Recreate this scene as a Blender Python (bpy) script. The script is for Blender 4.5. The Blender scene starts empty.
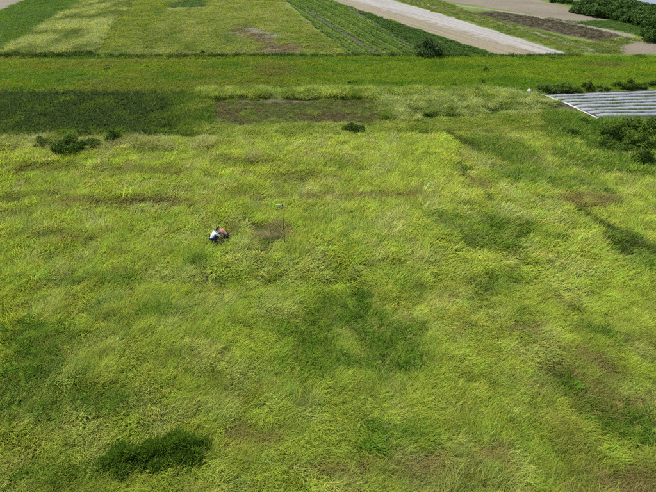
import bpy, bmesh, math
import numpy as np
from mathutils import Vector, Matrix

R = math.radians
rng = np.random.default_rng(7)
SC = bpy.context.scene
COL = SC.collection

# ------------------------------------------------------------------ camera
W, H_PX, F = 656.0, 492.0, 460.0          # photo size and focal length in photo pixels
PITCH, CAM_H = 34.0, 18.0
cam_d = bpy.data.cameras.new('camera')
cam = bpy.data.objects.new('camera', cam_d); COL.objects.link(cam)
cam_d.sensor_width = 36.0
cam_d.lens = 36.0 * F / W
cam_d.clip_end = 5000
cam.location = (0, 0, CAM_H)
cam.rotation_euler = (R(90 - PITCH), 0, 0)
SC.camera = cam

# ------------------------------------------------------------------ sky and sun
SUN_EL, SUN_AZ = 58.0, -38.0               # azimuth from +Y (away from camera), + is to the right
world = bpy.data.worlds.new('World'); SC.world = world
world.use_nodes = True
wn = world.node_tree
sky = wn.nodes.new('ShaderNodeTexSky'); sky.sky_type = 'NISHITA'; sky.sun_disc = False
sky.sun_elevation = R(SUN_EL); sky.sun_rotation = R(SUN_AZ)
sky.air_density = 1.0; sky.dust_density = 2.0
wn.links.new(sky.outputs[0], wn.nodes['Background'].inputs[0])
wn.nodes['Background'].inputs[1].default_value = 0.15
sun_d = bpy.data.lights.new('sun', 'SUN'); sun_d.energy = 3.3; sun_d.angle = R(0.9)
sun_d.color = (1.0, 0.95, 0.87)
sun = bpy.data.objects.new('sun', sun_d); COL.objects.link(sun)
sdir = Vector((math.sin(R(SUN_AZ)) * math.cos(R(SUN_EL)), math.cos(R(SUN_AZ)) * math.cos(R(SUN_EL)), math.sin(R(SUN_EL))))
sun.rotation_euler = sdir.to_track_quat('Z', 'Y').to_euler()
sun.location = (0, 0, 60)

vs = SC.view_settings
vs.view_transform = 'Standard'; vs.look = 'None'; vs.gamma = 1.0; vs.exposure = 1.5
vs.use_curve_mapping = False
cy = SC.cycles
cy.max_bounces = 6; cy.diffuse_bounces = 4; cy.glossy_bounces = 1; cy.transmission_bounces = 4
cy.use_adaptive_sampling = True; cy.adaptive_threshold = 0.04; cy.use_light_tree = False
cy.transparent_max_bounces = 4
cy.use_denoising = False
cy.caustics_reflective = False; cy.caustics_refractive = False

# ------------------------------------------------------------------ geometry helpers
cp, sp = math.cos(R(PITCH)), math.sin(R(PITCH))
def G(px, py, z=0.0):
    """photo pixel -> point on the ground plane of height z"""
    a = (px - W / 2) / F; b = (H_PX / 2 - py) / F
    dx, dy, dz = a, cp + b * sp, -sp + b * cp
    t = (z - CAM_H) / dz
    return (dx * t, dy * t)
def PIX(x, y, z=0.0):
    """ground point -> photo pixel (numpy)"""
    dz = z - CAM_H
    zc = y * cp - dz * sp
    yc = y * sp + dz * cp
    zc = np.maximum(zc, 0.1)
    return W / 2 + F * x / zc, H_PX / 2 - F * yc / zc
def GP(pts): return [G(*p) for p in pts]

TAB = np.random.default_rng(3).random((256, 256))
def vnoise(x, y, s, seed=0):
    x = np.asarray(x) / s + seed * 17.31; y = np.asarray(y) / s + seed * 41.77
    xi = np.floor(x).astype(int); yi = np.floor(y).astype(int)
    fx = x - xi; fy = y - yi
    fx = fx * fx * (3 - 2 * fx); fy = fy * fy * (3 - 2 * fy)
    g = lambda i, j: TAB[i & 255, j & 255]
    return (g(xi, yi) * (1 - fx) + g(xi + 1, yi) * fx) * (1 - fy) + (g(xi, yi + 1) * (1 - fx) + g(xi + 1, yi + 1) * fx) * fy
def fbm(x, y, s, seed=0, o=4):
    v = 0; a = 0.5; n = 0
    for k in range(o):
        v = v + a * vnoise(x, y, s / 2 ** k, seed + k * 3); n += a; a *= 0.55
    return v / n
def sstep(a, b, x): 
    t = np.clip((x - a) / (b - a), 0, 1); return t * t * (3 - 2 * t)

def inpoly(x, y, poly):
    c = np.zeros(np.shape(x), bool); n = len(poly)
    for i in range(n):
        x0, y0 = poly[i]; x1, y1 = poly[(i + 1) % n]
        if y0 == y1: continue
        k = ((y0 > y) != (y1 > y)) & (x < (x1 - x0) * (y - y0) / (y1 - y0) + x0)
        c ^= k
    return c

def tag(o, label=None, cat=None, group=None, kind=None):
    if label: o['label'] = label
    if cat: o['category'] = cat
    if group: o['group'] = group
    if kind: o['kind'] = kind
    return o
def link(name, me, mat=None, parent=None):
    o = bpy.data.objects.new(name, me); COL.objects.link(o)
    if mat is not None and me is not None and len(me.materials) == 0: me.materials.append(mat)
    if parent: o.parent = parent
    return o
def empty(name, loc, rz=0):
    o = bpy.data.objects.new(name, None); COL.objects.link(o)
    o.location = loc; o.rotation_euler = (0, 0, rz); o.empty_display_size = 0.3
    return o

# ------------------------------------------------------------------ materials
def nt(name):
    m = bpy.data.materials.new(name); m.use_nodes = True
    t = m.node_tree; return m, t, t.nodes['Principled BSDF'], t.nodes['Material Output']
def mixc(t, fac, a, b, bt='MIX'):
    n = t.nodes.new('ShaderNodeMix'); n.data_type = 'RGBA'; n.blend_type = bt
    for s, v in ((n.inputs[0], fac), (n.inputs[6], a), (n.inputs[7], b)):
        if hasattr(v, 'is_linked'): t.links.new(v, s)
        elif isinstance(v, (int, float)): s.default_value = v
        else: s.default_value = (*v, 1)
    return n.outputs[2]
def mth(t, op, a, b=None):
    n = t.nodes.new('ShaderNodeMath'); n.operation = op
    for s, v in zip(n.inputs, (a, b)):
        if v is None: continue
        if hasattr(v, 'is_linked'): t.links.new(v, s)
        else: s.default_value = v
    return n.outputs[0]
def attr(t, name, typ='GEOMETRY'):
    n = t.nodes.new('ShaderNodeAttribute'); n.attribute_name = name; n.attribute_type = typ; return n
def noise(t, scale, detail=6, rough=0.6, vec=None, dist=0):
    n = t.nodes.new('ShaderNodeTexNoise'); n.inputs['Scale'].default_value = scale
    n.inputs['Detail'].default_value = detail; n.inputs['Roughness'].default_value = rough
    n.inputs['Distortion'].default_value = dist
    if vec is None:
        g = t.nodes.new('ShaderNodeTexCoord'); vec = g.outputs['Object']
    t.links.new(vec, n.inputs['Vector']); return n.outputs[0]
def ramp(t, fac, *stops):
    n = t.nodes.new('ShaderNodeValToRGB'); e = n.color_ramp.elements
    while len(e) < len(stops): e.new(0.5)
    for el, (p, c) in zip(e, stops): el.position = p; el.color = (*c, 1)
    t.links.new(fac, n.inputs[0]); return n.outputs[0]

def foliage_mat(name, base=None, straw=(0.22, 0.18, 0.075), trans=0.44, rough=0.75, spec=0.04, var=0.7, hue=0.25, src='INSTANCER'):
    """base None: colour comes from the plant it is on (instance attribute)"""
    m, t, p, out = nt(name)
    br = attr(t, 'br').outputs['Fac']
    if base is None:
        c = attr(t, 'col', src).outputs['Color']
        dry = attr(t, 'dry', src).outputs['Fac']
        isdry = mth(t, 'LESS_THAN', br, dry)
        h2 = mth(t, 'FRACT', mth(t, 'MULTIPLY', br, 37.7))
        st = mixc(t, h2, straw, tuple(0.55 * v for v in straw))
        c = mixc(t, mth(t, 'MULTIPLY', isdry, 0.8), c, st)
    else:
        c = base
    h = mth(t, 'FRACT', mth(t, 'MULTIPLY', br, 91.3))
    k = mth(t, 'ADD', mth(t, 'MULTIPLY', h, var), 1 - var / 2)
    h3 = mth(t, 'FRACT', mth(t, 'MULTIPLY', br, 53.9))
    yel = mixc(t, h3, (1 - hue, 1.0, 1.0), (1 + hue, 1.0, 0.8))
    c = mixc(t, 1.0, c, yel, 'MULTIPLY')
    sc = t.nodes.new('ShaderNodeVectorMath'); sc.operation = 'SCALE'
    if hasattr(c, 'is_linked'): t.links.new(c, sc.inputs[0])
    t.links.new(k, sc.inputs['Scale'])
    c = sc.outputs[0]
    t.links.new(c, p.inputs['Base Color'])
    p.inputs['Roughness'].default_value = rough
    p.inputs['Specular IOR Level'].default_value = spec
    tr = t.nodes.new('ShaderNodeBsdfTranslucent')
    c2 = mixc(t, 1.0, c, (1.1, 1.15, 0.55), 'MULTIPLY')
    t.links.new(c2, tr.inputs['Color'])
    ms = t.nodes.new('ShaderNodeMixShader'); ms.inputs[0].default_value = trans
    t.links.new(p.outputs[0], ms.inputs[1]); t.links.new(tr.outputs[0], ms.inputs[2])
    t.links.new(ms.outputs[0], out.inputs['Surface'])
    return m

def soil_mat(name, c0, c1, c2, s=0.6, bump=0.4, fine=6.0):
    m, t, p, out = nt(name)
    c0, c1, c2 = (tuple(.8 * v for v in q) for q in (c0, c1, c2))
    g = t.nodes.new('ShaderNodeTexCoord').outputs['Object']
    a = ramp(t, noise(t, s, 6, 0.62, g), (0.3, c0), (0.5, c1), (0.72, c2))
    b = ramp(t, noise(t, fine, 4, 0.7, g), (0.3, (0.6, 0.6, 0.6)), (0.7, (1.25, 1.25, 1.25)))
    c = mixc(t, 1.0, a, b, 'MULTIPLY')
    t.links.new(c, p.inputs['Base Color'])
    p.inputs['Roughness'].default_value = 0.95; p.inputs['Specular IOR Level'].default_value = 0.1
    bn = t.nodes.new('ShaderNodeBump'); bn.inputs['Strength'].default_value = bump; bn.inputs['Distance'].default_value = 0.15
    t.links.new(noise(t, fine * 0.6, 6, 0.7, g), bn.inputs['Height'])
    t.links.new(bn.outputs[0], p.inputs['Normal'])
    return m
def plain(name, c, rough=0.8, spec=0.3, var=0.25, s=30, metal=0):
    m, t, p, out = nt(name)
    f = noise(t, s, 4)
    t.links.new(ramp(t, f, (0.3, tuple(v * (1 - var) for v in c)), (0.7, tuple(v * (1 + var) for v in c))), p.inputs['Base Color'])
    p.inputs['Roughness'].default_value = rough; p.inputs['Specular IOR Level'].default_value = spec
    p.inputs['Metallic'].default_value = metal
    return m

M = {}
M['blade'] = foliage_mat('blade')
M['blade_mesh'] = foliage_mat('blade_mesh', src='GEOMETRY', var=0.5, hue=0.16)
M['leafy'] = foliage_mat('leafy', trans=0.22, var=0.8, hue=0.2)
M['bush'] = foliage_mat('bush_leaf', base=(0.042, 0.072, 0.008), trans=0.2, var=0.9)
M['bush_light'] = foliage_mat('bush_leaf_light', base=(0.052, 0.088, 0.011), trans=0.25, var=0.9)
M['shrub'] = foliage_mat('shrub_leaf', base=(0.072, 0.125, 0.013), trans=0.3, var=0.9)
M['tree'] = foliage_mat('tree_leaf', base=(0.085, 0.125, 0.040), trans=0.15, var=0.9)
M['wood'] = foliage_mat('wood_leaf', base=(0.028, 0.054, 0.009), trans=0.15, var=0.9)
M['bark'] = plain('bark', (0.07, 0.05, 0.035), 0.95, 0.1, 0.5, 8)
M['ground'] = soil_mat('ground_soil', (0.030, 0.040, 0.008), (0.045, 0.055, 0.012), (0.065, 0.065, 0.018), 0.35, 0.5, 5)
M['turf'] = soil_mat('turf', (0.050, 0.082, 0.008), (0.068, 0.098, 0.010), (0.09, 0.11, 0.016), 0.12, 0.5, 3)
M['sand'] = soil_mat('sand', (0.155, 0.130, 0.088), (0.19, 0.162, 0.115), (0.22, 0.195, 0.15), 0.10, 0.3, 2.5)
M['sandpale'] = soil_mat('sand_pale', (0.12, 0.108, 0.085), (0.15, 0.138, 0.115), (0.18, 0.165, 0.145), 0.14, 0.3, 2.0)
M['tan'] = soil_mat('tan_soil', (0.095, 0.078, 0.048), (0.115, 0.096, 0.062), (0.13, 0.112, 0.076), 0.08, 0.3, 2)
M['brown'] = soil_mat('brown_soil', (0.042, 0.038, 0.014), (0.062, 0.055, 0.022), (0.085, 0.072, 0.032), 0.5, 0.5, 4)
M['track'] = soil_mat('track', (0.085, 0.09, 0.04), (0.13, 0.12, 0.075), (0.155, 0.14, 0.10), 0.5, 0.3, 2)
M['ploughed'] = soil_mat('ploughed_soil', (0.040, 0.031, 0.014), (0.050, 0.040, 0.018), (0.062, 0.050, 0.024), 0.2, 0.4, 3)
M['dark'] = soil_mat('dark_soil', (0.024, 0.026, 0.012), (0.034, 0.034, 0.016), (0.045, 0.044, 0.022), 0.2, 0.4, 3)

# ------------------------------------------------------------------ ground
def relief(x, y):
    f = 1 - sstep(38, 46, y)
    return f * ((fbm(x, y, 9.0, 5, 3) - 0.5) * 0.9 + (fbm(x, y, 3.0, 9, 2) - 0.5) * 0.25)

def grid_ground():
    xs = np.concatenate([np.linspace(-900, -120, 14), np.linspace(-110, -46, 9), np.arange(-45, 45.1, 0.75), np.linspace(46, 110, 9), np.linspace(120, 900, 14)])
    ys = np.concatenate([np.linspace(-300, -10, 8), np.arange(0, 48.1, 0.75), np.linspace(50, 200, 16), np.linspace(230, 1800, 16)])
    X, Y = np.meshgrid(xs, ys); Z = relief(X, Y)
    v = np.stack([X.ravel(), Y.ravel(), Z.ravel()], 1)
    nx, ny = len(xs), len(ys)
    i = np.arange(nx - 1)[None, :] + nx * np.arange(ny - 1)[:, None]; i = i.ravel()
    f = np.stack([i, i + 1, i + 1 + nx, i + nx], 1)
    me = bpy.data.meshes.new('ground'); me.from_pydata(v.tolist(), [], f.tolist())
    me.polygons.foreach_set('use_smooth', np.ones(len(f), bool))
    return me
tag(link('ground', grid_ground(), M['ground']), 'rolling soil under the meadow and the farmland', 'ground', kind='structure')

def sheet(name, pts, z, mat, label, cat='field', jit=0.35, step=1.5, world=False, dome=0.0):
    """a flat sheet of land with slightly uneven edges"""
    P = pts if world else GP(pts)
    out = []
    for i in range(len(P)):
        a = np.array(P[i]); b = np.array(P[(i + 1) % len(P)])
        L = np.linalg.norm(b - a); n = min(140, max(1, int(L / step)))
        nrm = np.array([-(b - a)[1], (b - a)[0]]) / max(L, 1e-6)
        for k in range(n):
            q = a + (b - a) * k / n
            j = (fbm(q[0], q[1], 4.0, 2, 3) - 0.5) * 4 * jit
            out.append((*(q + nrm * j), z))
    bm = bmesh.new()
    vv = [bm.verts.new(p) for p in out]
    f = bm.faces.new(vv)
    bmesh.ops.triangulate(bm, faces=[f])
    bmesh.ops.recalc_face_normals(bm, faces=bm.faces)
    if bm.faces and sum(q.normal.z for q in bm.faces) < 0: bmesh.ops.reverse_faces(bm, faces=bm.faces)
    me = bpy.data.meshes.new(name); bm.to_mesh(me); bm.free()
    o = link(name, me, mat)
    return tag(o, label, cat, kind='structure')

def lane_mat():
    m, t, p, out = nt('sandy_lane')
    g = t.nodes.new('ShaderNodeTexCoord').outputs['Object']
    A = Vector((*G(350, 0), 0)); B = Vector((*G(532, 52), 0)); d = (B - A).normalized(); nn = Vector((-d.y, d.x, 0))
    if nn.x < 0: nn = -nn
    vm = t.nodes.new('ShaderNodeVectorMath'); vm.operation = 'DOT_PRODUCT'; t.links.new(g, vm.inputs[0]); vm.inputs[1].default_value = nn
    dist = mth(t, 'SUBTRACT', vm.outputs['Value'], nn.dot(A))
    wob = mth(t, 'MULTIPLY', mth(t, 'SUBTRACT', noise(t, .35, 6, .65, g), .5), 11.0)
    f = mth(t, 'ADD', mth(t, 'MULTIPLY', mth(t, 'ADD', dist, wob), .22), .5)
    c = ramp(t, f, (.0, (.115, .097, .058)), (.35, (.102, .086, .056)), (.7, (.140, .126, .100)), (1, (.152, .142, .122)))
    al = t.nodes.new('ShaderNodeVectorMath'); al.operation = 'DOT_PRODUCT'; t.links.new(g, al.inputs[0]); al.inputs[1].default_value = d
    cb = t.nodes.new('ShaderNodeCombineXYZ'); t.links.new(mth(t, 'MULTIPLY', dist, 1.1), cb.inputs[0]); t.links.new(mth(t, 'MULTIPLY', al.outputs['Value'], .035), cb.inputs[1])
    rut = ramp(t, noise(t, 1.0, 4, .6, cb.outputs[0]), (.35, (.72, .72, .70)), (.5, (1, 1, 1)), (.7, (1.12, 1.12, 1.12)))
    c = mixc(t, 1.0, c, rut, 'MULTIPLY')
    fine = ramp(t, noise(t, 1.5, 6, .75, g), (.3, (.78, .78, .78)), (.7, (1.12, 1.12, 1.12)))
    t.links.new(mixc(t, 1.0, c, fine, 'MULTIPLY'), p.inputs['Base Color'])
    p.inputs['Roughness'].default_value = .95; p.inputs['Specular IOR Level'].default_value = .08
    return m
# far turf over which the fields lie
sheet('far_turf', [(-420, 91), (1100, 91), (3000, -40), (-2600, -40)], 0.010, M['turf'], 'green turf between the far fields', 'grassland')
sheet('brown_plot', [(206, 101), (300, 99), (398, 102), (392, 124), (300, 124), (212, 125)], 0.014, M['brown'], 'bare brown plot edged by tall pale reeds', 'field')
sheet('dark_crop_plot', [(-160, 92), (184, 93), (192, 139), (-260, 141)], 0.016, M['dark'], 'dark soil under the dark green crop', 'field')
sheet('sandy_corner', [(-90, 20), (-4, 12), (34, -4), (60, -20), (-120, -20)], 0.018, M['tan'], 'tan bare field in the far corner', 'field', 0.5)
sheet('green_crop_field', [(-70, 54), (2, 53), (88, -2), (118, -18), (58, -18), (30, -2), (0, 12), (-60, 22)], 0.014, M['turf'], 'mid green crop field in the far corner', 'field')
sheet('row_crop_field', [(349, 55), (286, 1), (268, -14), (310, -14), (330, -1), (505, 58), (430, 58)], 0.014, M['dark'], 'green field of crop rows beside the sandy lane', 'field')
sheet('sandy_lane', [(322, -1), (290, -12), (355, -12), (388, -1), (470, 23), (566, 53), (560, 57), (508, 58), (415, 28)], 0.022, lane_mat(), 'broad pale sandy lane crossing the far fields', 'lane', 0.5)
sheet('dark_ploughed_field', [(463, 12), (500, 10.5), (560, 19), (624, 36), (598, 42), (540, 30)], 0.018, M['ploughed'], 'dark brown ploughed field beside the track', 'field', 0.4)
sheet('tan_field', [(430, -1), (400, -10), (500, -14), (545, 2), (622, 19), (575, 21.5), (512, 11)], 0.020, M['tan'], 'wide tan bare field beyond the dark plot', 'field', 0.8)
sheet('farm_track', [(455, 4.5), (520, 13), (570, 21.8), (632, 34.5), (638, 37), (628, 37.8), (616, 33.6), (555, 20.8), (500, 11.3), (455, 6)], 0.026, M['track'], 'narrow pale farm track between far fields', 'track', 0.25)
sheet('thin_footpath', [(408, -1), (470, 14), (540, 33), (601, 51.5), (604, 53), (597, 53), (536, 34.2), (466, 15.4), (400, -0.5)], 0.024, M['track'], 'thin pale footpath through green verge', 'path', 0.2)
sheet('dark_green_field', [(566, 22), (640, 19), (652, 30), (641, 36), (632, 34)], 0.016, M['turf'], 'dark green crop field before the wood', 'field', 0.3)
sheet('small_tan_field', [(620, 46), (636, 41), (700, 45), (720, 56), (622, 54)], 0.018, M['tan'], 'small tan bare field at the wood edge', 'field', 0.3)
sheet('hedge_turf', [(196, 92), (560, 90), (548, 124), (500, 134), (190, 141)], 0.005, M['turf'], 'green turf round the brown plot', 'grassland')
sheet('bank_soil', [(533, 97), (545, 97), (575, 110), (582, 118), (560, 116), (545, 108)], 0.030, M['brown'], 'brown earth bank beside the plastic beds', 'bank', 0.3)
sheet('bed_soil', [(541, 94), (560, 92.5), (760, 86.5), (800, 118), (600, 119.5)], 0.020, M['dark'], 'dark soil between the plastic covered beds', 'field', 0.1)

def water_mat():
    m, t, p, out = nt('river_water')
    p.inputs['Base Color'].default_value = (0.085, 0.092, 0.105, 1)
    p.inputs['Roughness'].default_value = 0.6; p.inputs['Specular IOR Level'].default_value = 0.15
    bn = t.nodes.new('ShaderNodeBump'); bn.inputs['Strength'].default_value = 0.25
    t.links.new(noise(t, 0.8, 4), bn.inputs['Height']); t.links.new(bn.outputs[0], p.inputs['Normal'])
    return m
sheet('river', [(566, 1.5), (600, 3), (625, 3.8), (668, 7.5), (760, 16), (1100, -12), (500, -16)], 0.024, water_mat(), 'grey river glimpsed behind the wood', 'river', 0.5)

# ------------------------------------------------------------------ plant prototypes
PROTO = bpy.data.collections.new('plant_shapes')        # not linked to the scene
def blade_cloud(name, n, rad, L, Wd, lean, bend, spread, seed, mat, segs=3, rise=0.0, up=False):
    r = np.random.default_rng(seed)
    a = r.random(n) * 2 * np.pi; rr = rad * np.sqrt(r.random(n))
    bx, by = rr * np.cos(a), rr * np.sin(a)
    az = r.normal(0, spread, n)
    ln = r.uniform(*L, n); w = r.uniform(*Wd, n)
    th = r.uniform(*lean, n); bd = r.uniform(*bend, n)
    tw = r.normal(0, 0.5, n)
    V = np.zeros((n, 2 * segs + 1, 3)); x = bx.copy(); y = by.copy(); z = np.full(n, rise) 
    dirx, diry = np.cos(az), np.sin(az)
    wx, wy = -diry * np.cos(tw), dirx * np.cos(tw); wz = np.sin(tw)
    for s in range(segs + 1):
        f = s / segs
        hw = w * 0.5 * (1 - f ** 1.6) * (0.75 + 0.5 * f if f < .6 else 1)
        if s < segs:
            for q, sg in ((0, -1), (1, 1)):
                V[:, 2 * s + q, 0] = x + sg * hw * wx; V[:, 2 * s + q, 1] = y + sg * hw * wy; V[:, 2 * s + q, 2] = z + sg * hw * wz
        else:
            V[:, 2 * s, 0] = x; V[:, 2 * s, 1] = y; V[:, 2 * s, 2] = z
        t = np.minimum(th + bd * (f + 0.5 / segs), R(125)); d = ln / segs
        x = x + d * np.sin(t) * dirx; y = y + d * np.sin(t) * diry; z = np.maximum(z + d * np.cos(t), 0.01)
    k = 2 * segs + 1
    F_ = []
    for s in range(segs - 1): F_.append([2 * s, 2 * s + 1, 2 * s + 3, 2 * s + 2])
    tri = [2 * segs - 2, 2 * segs - 1, 2 * segs]
    faces = []
    for b in range(n):
        for q in F_: faces.append([v + b * k for v in q])
        faces.append([v + b * k for v in tri])
    me = bpy.data.meshes.new(name); me.from_pydata(V.reshape(-1, 3).tolist(), [], faces)
    at = me.attributes.new('br', 'FLOAT', 'POINT')
    at.data.foreach_set('value', np.repeat(r.random(n), k).astype(np.float32))
    me.polygons.foreach_set('use_smooth', np.ones(len(faces), bool))
    me.materials.append(mat)
    o = bpy.data.objects.new(name, me); PROTO.objects.link(o)
    return o
def leaf_cloud_mesh(name, n, lobes, size, seed, mat, aspect=0.55, outward=0.8, spike=0.0, fuzz=0.14):
    """leaves (rhombs with a fold) laid over overlapping lobes: lobes = [(cx,cy,cz,rx,ry,rz)]"""
    r = np.random.default_rng(seed)
    lobes = np.array(lobes, float)
    area = (lobes[:, 3] * lobes[:, 4] + lobes[:, 3] * lobes[:, 5] + lobes[:, 4] * lobes[:, 5]); pr = area / area.sum()
    li = r.choice(len(lobes), n, p=pr)
    d = r.normal(size=(n, 3)); d /= np.linalg.norm(d, axis=1)[:, None]
    d[:, 2] = np.where(d[:, 2] < -0.35, -d[:, 2], d[:, 2])
    rad = 1 - np.abs(r.normal(0, 0.16, n)) + r.random(n) ** 2 * fuzz * 1.6
    c = lobes[li, :3] + d * lobes[li, 3:] * rad[:, None]
    nrm = d + r.normal(0, outward * 0.6, (n, 3)); nrm[:, 2] += 0.35; nrm /= np.linalg.norm(nrm, axis=1)[:, None]
    u = np.cross(nrm, r.normal(size=(n, 3)))
    if spike: u = u * (1 - spike) + d * spike + np.array([0, 0, .25]) * spike
    u /= np.linalg.norm(u, axis=1)[:, None]
    v = np.cross(nrm, u); v /= np.maximum(np.linalg.norm(v, axis=1), 1e-6)[:, None]
    s = r.uniform(*size, n)[:, None]
    V = np.stack([c - u * s * .5, c + v * s * aspect * .5, c + u * s * .5 - nrm * s * .12, c - v * s * aspect * .5], 1)
    V[:, :, 2] = np.maximum(V[:, :, 2], 0.01)
    i = np.arange(n)[:, None] * 4
    f = np.concatenate([i + [0, 1, 2], i + [0, 2, 3]], 0)
    me = bpy.data.meshes.new(name); me.from_pydata(V.reshape(-1, 3).tolist(), [], f.tolist())
    at = me.attributes.new('br', 'FLOAT', 'POINT'); at.data.foreach_set('value', np.repeat(r.random(n), 4).astype(np.float32))
    me.materials.append(mat)
    return me
def proto(name, me):
    o = bpy.data.objects.new(name, me); PROTO.objects.link(o); return o

mb = M['blade']
mn = M['blade_mesh']
NEAR = [blade_cloud('meadow_tuft', 88, 0.36, (0.34, 0.74), (0.014, 0.027), (R(12), R(46)), (R(25), R(75)), 0.62, 100 + i, mn, 2) for i in range(8)]
MID = [blade_cloud('tuft_mid', 50, 0.44, (0.42, 0.86), (0.026, 0.044), (R(12), R(42)), (R(30), R(80)), 0.62, 200 + i, mn, 2) for i in range(6)]
MIDI = [blade_cloud('tuft_bank', 58, 0.52, (0.6, 1.1), (0.020, 0.036), (R(15), R(45)), (R(40), R(85)), 0.5, 250 + i, mb, 2) for i in range(4)]
FAR = [blade_cloud('tuft_far', 44, 0.9, (0.7, 1.2), (0.05, 0.09), (R(10), R(45)), (R(30), R(80)), 0.9, 300 + i, mb, 2) for i in range(5)]
REED = [blade_cloud('reed_tuft', 60, 0.42, (0.9, 1.5), (0.025, 0.05), (R(4), R(30)), (R(45), R(105)), 1.1, 400 + i, mb, 3) for i in range(5)]
LEAFY = [blade_cloud('leafy_weed', 46, 0.32, (0.35, 0.8), (0.03, 0.06), (R(5), R(45)), (R(20), R(70)), 2.0, 500 + i, M['leafy'], 2) for i in range(5)]
CROP = [blade_cloud('crop_plant', 22, 0.12, (0.35, 0.7), (0.06, 0.12), (R(10), R(50)), (R(15), R(70)), 2.5, 600 + i, M['leafy'], 2) for i in range(5)]

_trees = {}
def gn_tree(key, protos):
    if key in _trees: return _trees[key]
    t = bpy.data.node_groups.new('scatter_' + key, 'GeometryNodeTree')
    t.interface.new_socket('Geometry', in_out='INPUT', socket_type='NodeSocketGeometry')
    t.interface.new_socket('Geometry', in_out='OUTPUT', socket_type='NodeSocketGeometry')
    gi = t.nodes.new('NodeGroupInput'); go = t.nodes.new('NodeGroupOutput')
    iop = t.nodes.new('GeometryNodeInstanceOnPoints')
    g2i = t.nodes.new('GeometryNodeGeometryToInstance')
    for p in reversed(protos):
        oi = t.nodes.new('GeometryNodeObjectInfo'); oi.inputs['Object'].default_value = p
        t.links.new(oi.outputs['Geometry'], g2i.inputs[0])
    def na(n, dt):
        a = t.nodes.new('GeometryNodeInputNamedAttribute'); a.data_type = dt; a.inputs['Name'].default_value = n
        return a.outputs[0]
    t.links.new(gi.outputs[0], iop.inputs['Points'])
    t.links.new(g2i.outputs[0], iop.inputs['Instance'])
    iop.inputs['Pick Instance'].default_value = True
    t.links.new(na('idx', 'INT'), iop.inputs['Instance Index'])
    e2r = t.nodes.new('FunctionNodeEulerToRotation')
    t.links.new(na('rot', 'FLOAT_VECTOR'), e2r.inputs[0])
    t.links.new(e2r.outputs[0], iop.inputs['Rotation'])
    t.links.new(na('scl', 'FLOAT_VECTOR'), iop.inputs['Scale'])
    last = iop.outputs[0]
    if key in ('near', 'mid'):                       # the meadow itself is joined into one sward
        rl = t.nodes.new('GeometryNodeRealizeInstances'); t.links.new(last, rl.inputs[0]); last = rl.outputs[0]
    t.links.new(last, go.inputs[0])
    _trees[key] = t
    return t
N_INST = 0
def scatter(name, key, protos, x, y, yaw, scl, col, dry, label, cat, z=None, tilt=0.08, tone=0.8):
    global N_INST
    n = len(x); N_INST += n; col = col * tone
    if z is None: z = relief(x, y) - 0.02
    me = bpy.data.meshes.new(name); me.vertices.add(n)
    me.vertices.foreach_set('co', np.stack([x, y, z], 1).astype(np.float32).ravel())
    def put(nm, typ, field, v):
        a = me.attributes.new(nm, typ, 'POINT'); a.data.foreach_set(field, np.ascontiguousarray(v).ravel())
    put('idx', 'INT', 'value', rng.integers(0, len(protos), n).astype(np.int32))
    put('rot', 'FLOAT_VECTOR', 'vector', np.stack([rng.normal(0, tilt, n), rng.normal(0, tilt, n), yaw], 1).astype(np.float32))
    put('scl', 'FLOAT_VECTOR', 'vector', scl.astype(np.float32))
    put('col', 'FLOAT_COLOR', 'color', np.concatenate([np.clip(col, 0.002, 1), np.ones((n, 1))], 1).astype(np.float32))
    put('dry', 'FLOAT', 'value', np.broadcast_to(dry, (n,)).astype(np.float32))
    o = link(name, me)
    md = o.modifiers.new('scatter', 'NODES'); md.node_group = gn_tree(key, protos)
    return tag(o, label, cat, kind='stuff')

def jgrid(poly, step, world=False, margin=True):
    """jittered points inside a polygon given in photo pixels"""
    P = poly if world else GP(poly)
    a = np.array(P)
    xs = np.arange(a[:, 0].min(), a[:, 0].max(), step); ys = np.arange(a[:, 1].min(), a[:, 1].max(), step)
    X, Y = np.meshgrid(xs, ys); X = X.ravel(); Y = Y.ravel()
    X = X + rng.uniform(-.55, .55, X.shape) * step; Y = Y + rng.uniform(-.55, .55, Y.shape) * step
    wob = (fbm(X, Y, 3.0, 4, 2) - .5) * 1.2
    k = inpoly(X + wob, Y + wob, P)
    X, Y = X[k], Y[k]
    if margin:
        u, v = PIX(X, Y)
        k = (u > -70) & (u < 726) & (v > -14) & (v < 560)
        X, Y = X[k], Y[k]
    return X, Y
def lerp(a, b, t): return a + (b - a) * np.asarray(t)[..., None]
C = lambda *v: np.array(v, float)
def full(n, c): return np.repeat(C(*c)[None], n, 0)
def s3(s, h=None): return np.stack([s, s, s if h is None else h], 1)
def ellip(u, v, cu, cv, ru, rv, ang=0, soft=0.45, wob=None):
    ca, sa = math.cos(R(ang)), math.sin(R(ang))
    du, dv = u - cu, v - cv
    p, q = (du * ca + dv * sa) / ru, (-du * sa + dv * ca) / rv
    d = np.sqrt(p * p + q * q)
    if wob is not None: d = d + wob
    return 1 - sstep(1 - soft, 1 + soft, d)
def seg(u, v, a, b, w, wob=None):
    ax, ay = a; bx, by = b; L2 = (bx - ax) ** 2 + (by - ay) ** 2
    t = np.clip(((u - ax) * (bx - ax) + (v - ay) * (by - ay)) / L2, 0, 1)
    d = np.hypot(u - ax - t * (bx - ax), v - ay - t * (by - ay)) / w
    if wob is not None: d = d + wob
    return 1 - sstep(0.5, 1.3, d)

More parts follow.
